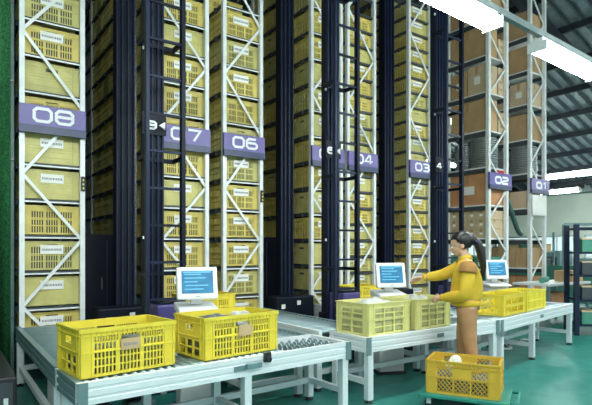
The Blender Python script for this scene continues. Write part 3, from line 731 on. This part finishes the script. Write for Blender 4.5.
# ------------------------------------------------------------------ left net
bm = B(); N = 90; rows_ = 2
lo = []; hi = []
for i in range(N):
    x = -4+4.62*i/(N-1); y = 6.15+.05*math.sin(i*1.1)+.02*math.sin(i*2.7); lo.append(bm.verts.new((x, y, .01))); hi.append(bm.verts.new((x, y, 7.4)))
for i in range(N-1):
    f = bm.faces.new((lo[i], lo[i+1], hi[i+1], hi[i])); f.smooth = True
o = obj('safety_net', bm, 'net'); md = o.modifiers.new('Solidify', 'SOLIDIFY'); md.thickness = .006
tag(o, 'green hanging safety net left of rack 08', 'net')
t = thing('net_post', 'thin dark post with small hooks between the net and leftmost rack', 'post', (.60, 5.9, 0))
boxo('pole', -.015, .015, -.015, .015, 0, 7.2, 'hose', t)
for k in range(7): boxo('hook', -.02, .015, -.03, -.015, .7+.8*k, .72+.8*k, 'chain', t)
jb = thing('shade_cabinet', 'added low black cabinet for dark equipment and shaded floor left of the leftmost lane', 'cabinet', (0, 4.3, 0))  # added black mass standing in for dark equipment and shaded floor
boxo('cabinet_body', -.55, .47, 0, 1.2, .04, .45, 'black', jb, bevel=.015); boxo('plinth', -.52, .44, .03, 1.17, 0, .04, 'rackdark', jb)
for q in (0, 1): o = boxo('cabinet_door', -.5+.5*q, -.06+.5*q, -.012, 0, .08, .41, 'rackdark', jb); boxo('door_handle', -.12+.5*q, -.09+.5*q, -.025, -.012, .2, .3, 'alu', o)
# ------------------------------------------------------------------ right-hand background
dr = thing('shelving_unit', 'dark navy steel shelving unit at the right edge of the photo', 'shelving', (8.40, 4.14, 0), R(-45))
for x in (0, .95):
    for y in (0, .45): boxo('post', x, x+.07, y, y+.07, 0, 1.80, 'cranerib', dr)
for z in (.15, .55, .95, 1.32, 1.72): boxo('shelf', .07, .95, .0, .52, z, z+.03, 'cranerib', dr)
for zi, z in enumerate((.18, .58, .98, 1.35)):
    for xi in range(3):
        a = R(-45); lx, ly = .12+.28*xi, .03
        wx = 8.40+lx*math.cos(a)-ly*math.sin(a); wy = 4.14+lx*math.sin(a)+ly*math.cos(a)
        tb = thing('storage_box', 'dark storage box on the navy shelving, %s shelf, %s' % (['bottom', 'second', 'third', 'top'][zi], ['left', 'middle', 'right'][xi]), 'box', (wx, wy, z), a, 'storage boxes on the navy shelving')
        boxo('box_body', 0, .24, 0, .40, 0, .22, 'rackdark' if (zi+xi) % 3 else 'green', tb, bevel=.008); boxo('box_lid', -.006, .246, -.006, .406, .2, .225, 'cranerib' if xi else 'card2', tb)
wb = thing('workbench', 'low grey workbench between the far conveyor end and racks', 'bench', (8.75, 4.75, 0))
boxo('bench_top', 0, 1.5, 0, .7, .74, .78, 'casing', wb); boxo('lower_shelf', .03, 1.47, .03, .67, .28, .30, 'alugreen', wb)
for x in (.02, 1.43):
    for y in (.02, .63): boxo('leg', x, x+.05, y, y+.05, 0, .74, 'alugreen', wb)
bm = B(); tube(bm, [(8.95, 5.0, .83), (9.5, 5.2, .83)], .05, 14); tag(obj('paper_roll', bm, 'green'), 'green roll lying on the grey workbench', 'roll')
carton('open brown carton on the grey workbench', 9.75, 10.15, 4.85, 5.2, .78, .2, 'card')
carton('brown carton on the lower shelf of the workbench', 9.0, 9.5, 4.85, 5.3, .30, .3, 'card3')
fr = thing('rail_frame', 'tall thin grey frame behind the grey workbench', 'frame', (11.05, 5.66, 0))
for x, y in ((0, 0), (.5, -.7)): boxo('upright', x, x+.06, y, y+.06, 0, 1.93, 'alugreen', fr)
bm = B(); bar(bm, (.03, .03, 1.93), (.53, -.67, 1.93), .06); obj('top_bar', bm, 'alugreen', fr)
pn = thing('partition', 'low green partition panel in front of the cream wall', 'partition', (13, 4, 0))
for k in range(4):
    boxo('panel', 0, .05, k*1.5, k*1.5+1.46, .05, .98, 'green', pn); boxo('post', -.01, .06, k*1.5+1.45, k*1.5+1.5, 0, 1.02, 'alugreen', pn)
sh = thing('open_shelf', 'grey open shelf with dark bins in front of the windows', 'shelving', (14.5, 8.0, 0))
for x in (0, .5):
    for y in (0, 1.6): boxo('post', x, x+.05, y, y+.05, 0, 1.9, 'alugreen', sh)
for z in (.4, .85, 1.3, 1.75): boxo('shelf', 0, .55, 0, 1.65, z, z+.03, 'alugreen', sh)
for zi, z in enumerate((.43, .88, 1.33)):
    for yi in range(4):
        m = random.choice(['rackdark', 'green', 'card', 'casing', 'rackdark'])
        tb = thing('stock_bin', '%s bin on the open shelf by the windows, %s shelf, %s from the left' % ({'rackdark': 'dark', 'green': 'green', 'card': 'brown', 'casing': 'white'}[m], ['low', 'middle', 'upper'][zi], ['fourth', 'third', 'second', 'first'][yi]), 'bin', (14.53, 8.08+yi*.38, z), 0, 'bins on the open shelf')
        boxo('bin_body', 0, .45, 0, .33, 0, .22+.05*random.random(), m, tb, bevel=.01); boxo('bin_rim', -.01, .46, -.01, .34, .2, .215, 'alugreen', tb)
for k, (x, y, h) in enumerate(((16.5, 8.6, 1.35), (17.2, 7.6, 1.1), (16.2, 10.6, 1.5))):
    mc = thing('machine', ['grey-green machine cabinet by the windows, middle one', 'grey-green machine cabinet by the windows, lowest one', 'grey-green machine cabinet by the windows, tallest one'][k], 'machine', (x, y, 0), 0)
    boxo('cabinet', 0, .8, 0, .8, .06, h, 'alugreen', mc, bevel=.02); boxo('base', .03, .77, .03, .77, 0, .06, 'black', mc); boxo('front_panel', -.01, 0, .1, .7, h*.5, h*.85, 'rackdark', mc)
# floor cable
pts = [(5.6+.03*i, 4.05+.10*math.sin(i*.37)+.004*i, .018) for i in range(60)]
bm = B(); tube(bm, pts, .016, 8); tag(obj('floor_cable', bm, 'casing'), 'white cable snaking on the floor behind the far conveyor', 'cable')

# ------------------------------------------------------------------ person
def bake(o):
    dg = bpy.context.evaluated_depsgraph_get(); e = o.evaluated_get(dg); me = bpy.data.meshes.new_from_object(e)
    o.modifiers.clear(); o.data = me
    return o
def skin(name, verts, edges, radii, m, parent, sub=2, root=0):
    me = bpy.data.meshes.new(name); me.from_pydata(verts, edges, []); o = bpy.data.objects.new(name, me); COL.objects.link(o)
    o.modifiers.new('Skin', 'SKIN').use_smooth_shade = True
    if not me.skin_vertices: pass
    for i, r in enumerate(radii):
        sv = me.skin_vertices[0].data[i] if me.skin_vertices else None
        if sv: sv.radius = (r if isinstance(r, tuple) else (r, r)); sv.use_root = (i == root)
    s = o.modifiers.new('Sub', 'SUBSURF'); s.levels = sub; s.render_levels = sub
    bake(o)
    o.data.materials.clear(); o.data.materials.append(M[m])
    for p_ in o.data.polygons: p_.use_smooth = True
    if parent: o.parent = parent
    return o
def chain_skin(name, chains, m, parent, sub=2):
    """chains: list of lists of (pos, radius); identical positions are merged"""
    V = []; E = []; Rr = []; idx = {}
    for ch in chains:
        prev = None
        for p_, r in ch:
            key = tuple(round(c, 4) for c in p_)
            if key not in idx: idx[key] = len(V); V.append(p_); Rr.append(r)
            i_ = idx[key]
            if prev is not None: E.append((prev, i_))
            prev = i_
    return skin(name, V, E, Rr, m, parent, sub)
PX, PY = 4.165, 3.075
person = thing('person', 'person in yellow work jacket and brown trousers reaching over the pale crates', 'person', (PX, PY, 0), math.atan2(.806, -.592))
pel = (-.005, 0, .86)
LS, RS = (-.015, .155, 1.235), (.015, -.155, 1.24)
LE, LW = (.01, .205, .965), (.235, .03, .925)
RE, RW = (.235, -.235, 1.13), (.43, -.215, 1.105)
def lerp(a, b_, k): return tuple(a[i]+(b_[i]-a[i])*k for i in range(3))
def hand_chains(w, dirv, curl, side):
    """palm plus five separate fingers; side = direction (unit) across the knuckles towards the thumb"""
    d = Vector(dirv).normalized(); s = Vector(side); s = (s-d*s.dot(d)).normalized(); dn = d.cross(s).normalized()
    if dn.z > 0: dn = -dn
    w = Vector(w); out = []; palm = w+d*.045
    out.append([(tuple(w), .022), (tuple(w+d*.03), (.020, .026)), (tuple(w+d*.075), (.016, .032))])
    fl = []
    for i, L in enumerate((.068, .076, .070, .055)):
        b0 = w+d*(.082-.004*abs(i-1))+s*(.027-.019*i)
        a1 = curl; p1 = b0+(d*math.cos(a1)+dn*math.sin(a1))*L*.5; p2 = p1+(d*math.cos(2.1*a1)+dn*math.sin(2.1*a1))*L*.5
        fl.append([(tuple(w+d*.05+s*(.018-.012*i)), .009), (tuple(b0), .0095), (tuple(p1), .0085), (tuple(p2), .007)])
    th = w+d*.025+s*.022; t1 = th+d*.03+s*.025+dn*.008; t2 = t1+d*.03+s*.004+dn*.012
    fl.append([(tuple(w+d*.018+s*.012), .012), (tuple(t1), .0105), (tuple(t2), .008)])
    return out, fl
# body: head, neck, torso, arms, hands, legs in one remeshed surface
core = [[(pel, .11), ((-.01, 0, 1.0), .105), ((-.01, 0, 1.13), .115), ((-.005, 0, 1.22), .085), ((.005, 0, 1.285), .05), ((.03, 0, 1.36), .046), ((.04, 0, 1.42), .05)],
        [((-.005, 0, 1.22), .085), (LS, .052), (lerp(LS, LE, .5), .042), (LE, .036), (lerp(LE, LW, .5), .034), (LW, .024)],
        [((-.005, 0, 1.22), .085), (RS, .052), (lerp(RS, RE, .5), .042), (RE, .036), (lerp(RE, RW, .5), .034), (RW, .024)],
        [(pel, .11), ((-.01, .085, .80), .085), ((-.02, .09, .62), .068), ((-.03, .092, .44), .052), ((-.045, .095, .26), .047), ((-.06, .095, .09), .036), ((.04, .098, .035), .032)],
        [(pel, .11), ((-.01, -.085, .80), .085), ((.02, -.09, .62), .068), ((.03, -.092, .44), .052), ((.01, -.095, .26), .047), ((-.01, -.095, .09), .036), ((.09, -.1, .035), .032)]]
bodyA = chain_skin('tmp', core, 'skin', None)
parts = [bodyA]
for (w, prev, curl, side) in ((LW, LE, .30, (0, -.3, 1)), (RW, RE, .38, (0, .8, .5))):
    d = (Vector(w)-Vector(prev)).normalized(); d.z -= .12
    pc, fc = hand_chains(w, d, curl, side)
    for ch in pc+fc: parts.append(chain_skin('tmp', [ch], 'skin', None, 1))
bm = B()
HC = Vector((.048, 0, 1.452)); hrot = Matrix.Rotation(R(14), 4, 'Y')
ball(bm, (.038, 0, 1.474), (.094, .074, .092), rot=hrot)
ball(bm, (.072, 0, 1.418), (.062, .056, .072), rot=hrot)
ball(bm, (.098, 0, 1.373), (.026, .030, .020), rot=hrot)                                   # chin
bmesh.ops.create_cone(bm, cap_ends=True, segments=12, radius1=.016, radius2=.006, depth=.045, matrix=Matrix.Translation((.143, 0, 1.430)) @ Matrix.Rotation(R(-28), 4, 'Y'))
ball(bm, (.150, 0, 1.416), (.012, .012, .010)); ball(bm, (.136, 0, 1.396), (.010, .020, .006)); ball(bm, (.131, 0, 1.386), (.011, .018, .006))
for s in (1, -1): ball(bm, (.030, s*.076, 1.435), (.020, .009, .030))
HM = Matrix.Translation((.035, 0, 1.39)) @ Matrix.Rotation(R(11), 4, 'Y') @ Matrix.Translation((-.035, 0, -1.395))
bm.transform(HM)
me = bpy.data.meshes.new('tmp'); bm.to_mesh(me); bm.free(); ho = bpy.data.objects.new('tmp', me); COL.objects.link(ho); parts.append(ho)
bm = B()
for q in parts: bm.from_mesh(q.data)
for q in parts: bpy.data.objects.remove(q)
body = obj('body', bm, 'skin', None)
rm_ = body.modifiers.new('Remesh', 'REMESH'); rm_.mode = 'VOXEL'; rm_.voxel_size = .0055; rm_.use_smooth_shade = True
sm = body.modifiers.new('Smooth', 'SMOOTH'); sm.factor = .5; sm.iterations = 2
bake(body); body.parent = person
if not body.data.materials: body.data.materials.append(M['skin'])
for p_ in body.data.polygons: p_.use_smooth = True
for s in (1, -1):
    bm = B(); ball(bm, (.128, s*.030, 1.440), (.010, .013, .007)); bm.transform(HM); e = obj('eye', bm, 'paper', person)
    bm = B(); ball(bm, (.136, s*.031, 1.440), (.004, .006, .006)); bm.transform(HM); obj('iris', bm, 'hair', e)
    bm = B(); tube(bm, [(.139, s*.014, 1.456), (.135, s*.034, 1.461), (.122, s*.050, 1.456)], [.003, .004, .002], 6); bm.transform(HM); obj('eyebrow', bm, 'hair', person)
bm = B(); ball(bm, (.140, 0, 1.391), (.009, .021, .006)); bm.transform(HM); obj('lips', bm, 'lip', person)
# hair cap
bm = B(); ball(bm, (.028, 0, 1.482), (.107, .087, .102), 32, 24, hrot); ball(bm, (-.075, 0, 1.47), (.045, .045, .05))
dele = [v for v in bm.verts if (v.co.x > .078 and v.co.z < 1.505) or (v.co.x > .045 and v.co.z < 1.46) or v.co.z < 1.40 - (v.co.x)*.0]
bmesh.ops.delete(bm, geom=dele, context='VERTS')
for f in bm.faces: f.smooth = True
bm.transform(HM)
hair = obj('hair', bm, 'hair', person); md = hair.modifiers.new('Solidify', 'SOLIDIFY'); md.thickness = .012; md.offset = -1
pt = chain_skin('ponytail', [[((-.06, 0, 1.49), .036), ((-.105, 0, 1.455), .044), ((-.13, 0, 1.36), .044), ((-.152, .0, 1.24), .034), ((-.155, 0, 1.12), .014)]], 'hair', person); pt.parent = hair
bm = B(); tube(bm, [(-.095+.04*math.cos(a*.52)*.6, .046*math.sin(a*.52), 1.47+.02*math.cos(a*.52)) for a in range(12)], .007, 6, closed=True); obj('hair_tie', bm, 'craneblue', hair)
# jacket
tc = (-.005, 0, 1.20)
jk = [[((.005, 0, .89), (.138, .150)), ((.008, 0, .93), (.152, .165)), ((.0, 0, .99), (.150, .165)), ((-.008, 0, 1.10), (.140, .158)), (tc, (.105, .12)), ((.012, 0, 1.285), .064), ((.02, 0, 1.315), .060)],
      [(tc, (.105, .12)), (LS, .080), (lerp(LS, LE, .5), .074), (LE, .068), (lerp(LE, LW, .5), .060), (lerp(LE, LW, .9), .044)],
      [(tc, (.105, .12)), (RS, .080), (lerp(RS, RE, .5), .070), (RE, .062), (lerp(RE, RW, .5), .055), (lerp(RE, RW, .88), .042)]]
jacket = chain_skin('jacket', jk, 'jacket', person)
for a_, b_ in ((LE, LW), (RE, RW)):
    bm = B(); tube(bm, [lerp(a_, b_, .86), lerp(a_, b_, .97)], .036, 14); obj('cuff', bm, 'jacket', jacket, label='yellow elastic cuff')
bm = B(); tube(bm, [(.006, 0, 1.285), (.014, 0, 1.312), (.022, 0, 1.338)], [.070, .064, .060], 20); obj('collar', bm, 'jacket', jacket)
bm = B(); tube(bm, [(.004, 0, .855), (.004, 0, .865), (.004, 0, .895), (.004, 0, .91)], [.134, .142, .144, .132], 24)
for v in bm.verts: v.co.y *= 1.12
obj('hem_band', bm, 'jacket', jacket)
# brown shoulder patch: shell following the sleeve top
def patch(Sh, El, nm):
    bm = B(); a = lerp(Sh, El, -.16); b_ = lerp(Sh, El, .22)
    tube(bm, [a, lerp(a, b_, .15), lerp(a, b_, .5), lerp(a, b_, .9), b_], [.045, .066, .080, .0805, .078], 20, cap=False)
    keep = Vector(Sh)
    s = 1 if Sh[1] > 0 else -1
    dv = [v for v in bm.verts if (v.co.y-Sh[1])*s < -.015 and v.co.z < Sh[2]+.02]
    bmesh.ops.delete(bm, geom=dv, context='VERTS'); o = obj(nm, bm, 'patch', jacket, label='brown shoulder patch'); md = o.modifiers.new('Solidify', 'SOLIDIFY'); md.thickness = .006; md.offset = 0
patch(LS, LE, 'shoulder_patch'); patch(RS, RE, 'shoulder_patch')
# trousers
tp = (0, 0, .86)
tr = [[((0, 0, .90), (.118, .135)), (tp, (.122, .14)), ((-.01, .086, .76), (.092, .090)), ((-.02, .088, .62), .078), ((-.04, .09, .44), .068), ((-.05, .095, .26), .062), ((-.055, .095, .09), .060), ((-.055, .095, .06), .06)],
      [(tp, (.122, .14)), ((-.005, -.088, .76), (.100, .098)), ((.02, -.09, .62), .086), ((.03, -.092, .44), .072), ((.01, -.095, .26), .066), ((-.005, -.095, .09), .060), ((-.005, -.095, .06), .06)]]
chain_skin('trousers', tr, 'trouser', person)
for x, y in ((.01, .097), (.055, -.098)):
    bm = B(); ball(bm, (x, y, .042), (.135, .046, .042)); 
    for v in bm.verts:
        if v.co.z < .012: v.co.z = 0.0
        if v.co.x > x+.02: v.co.z = min(v.co.z, .075-(v.co.x-x)*.22)
    obj('shoe', bm, 'shoe', person)

# ------------------------------------------------------------------ world / view
w = bpy.data.worlds.new('world'); S.world = w; w.use_nodes = True
bg = w.node_tree.nodes['Background']; bg.inputs[0].default_value = (.80, .95, 1, 1); bg.inputs[1].default_value = .6
S.view_settings.view_transform = 'Standard'; S.view_settings.look = 'None'; S.view_settings.gamma = 1; S.view_settings.exposure = .82
S.view_settings.use_curve_mapping = False
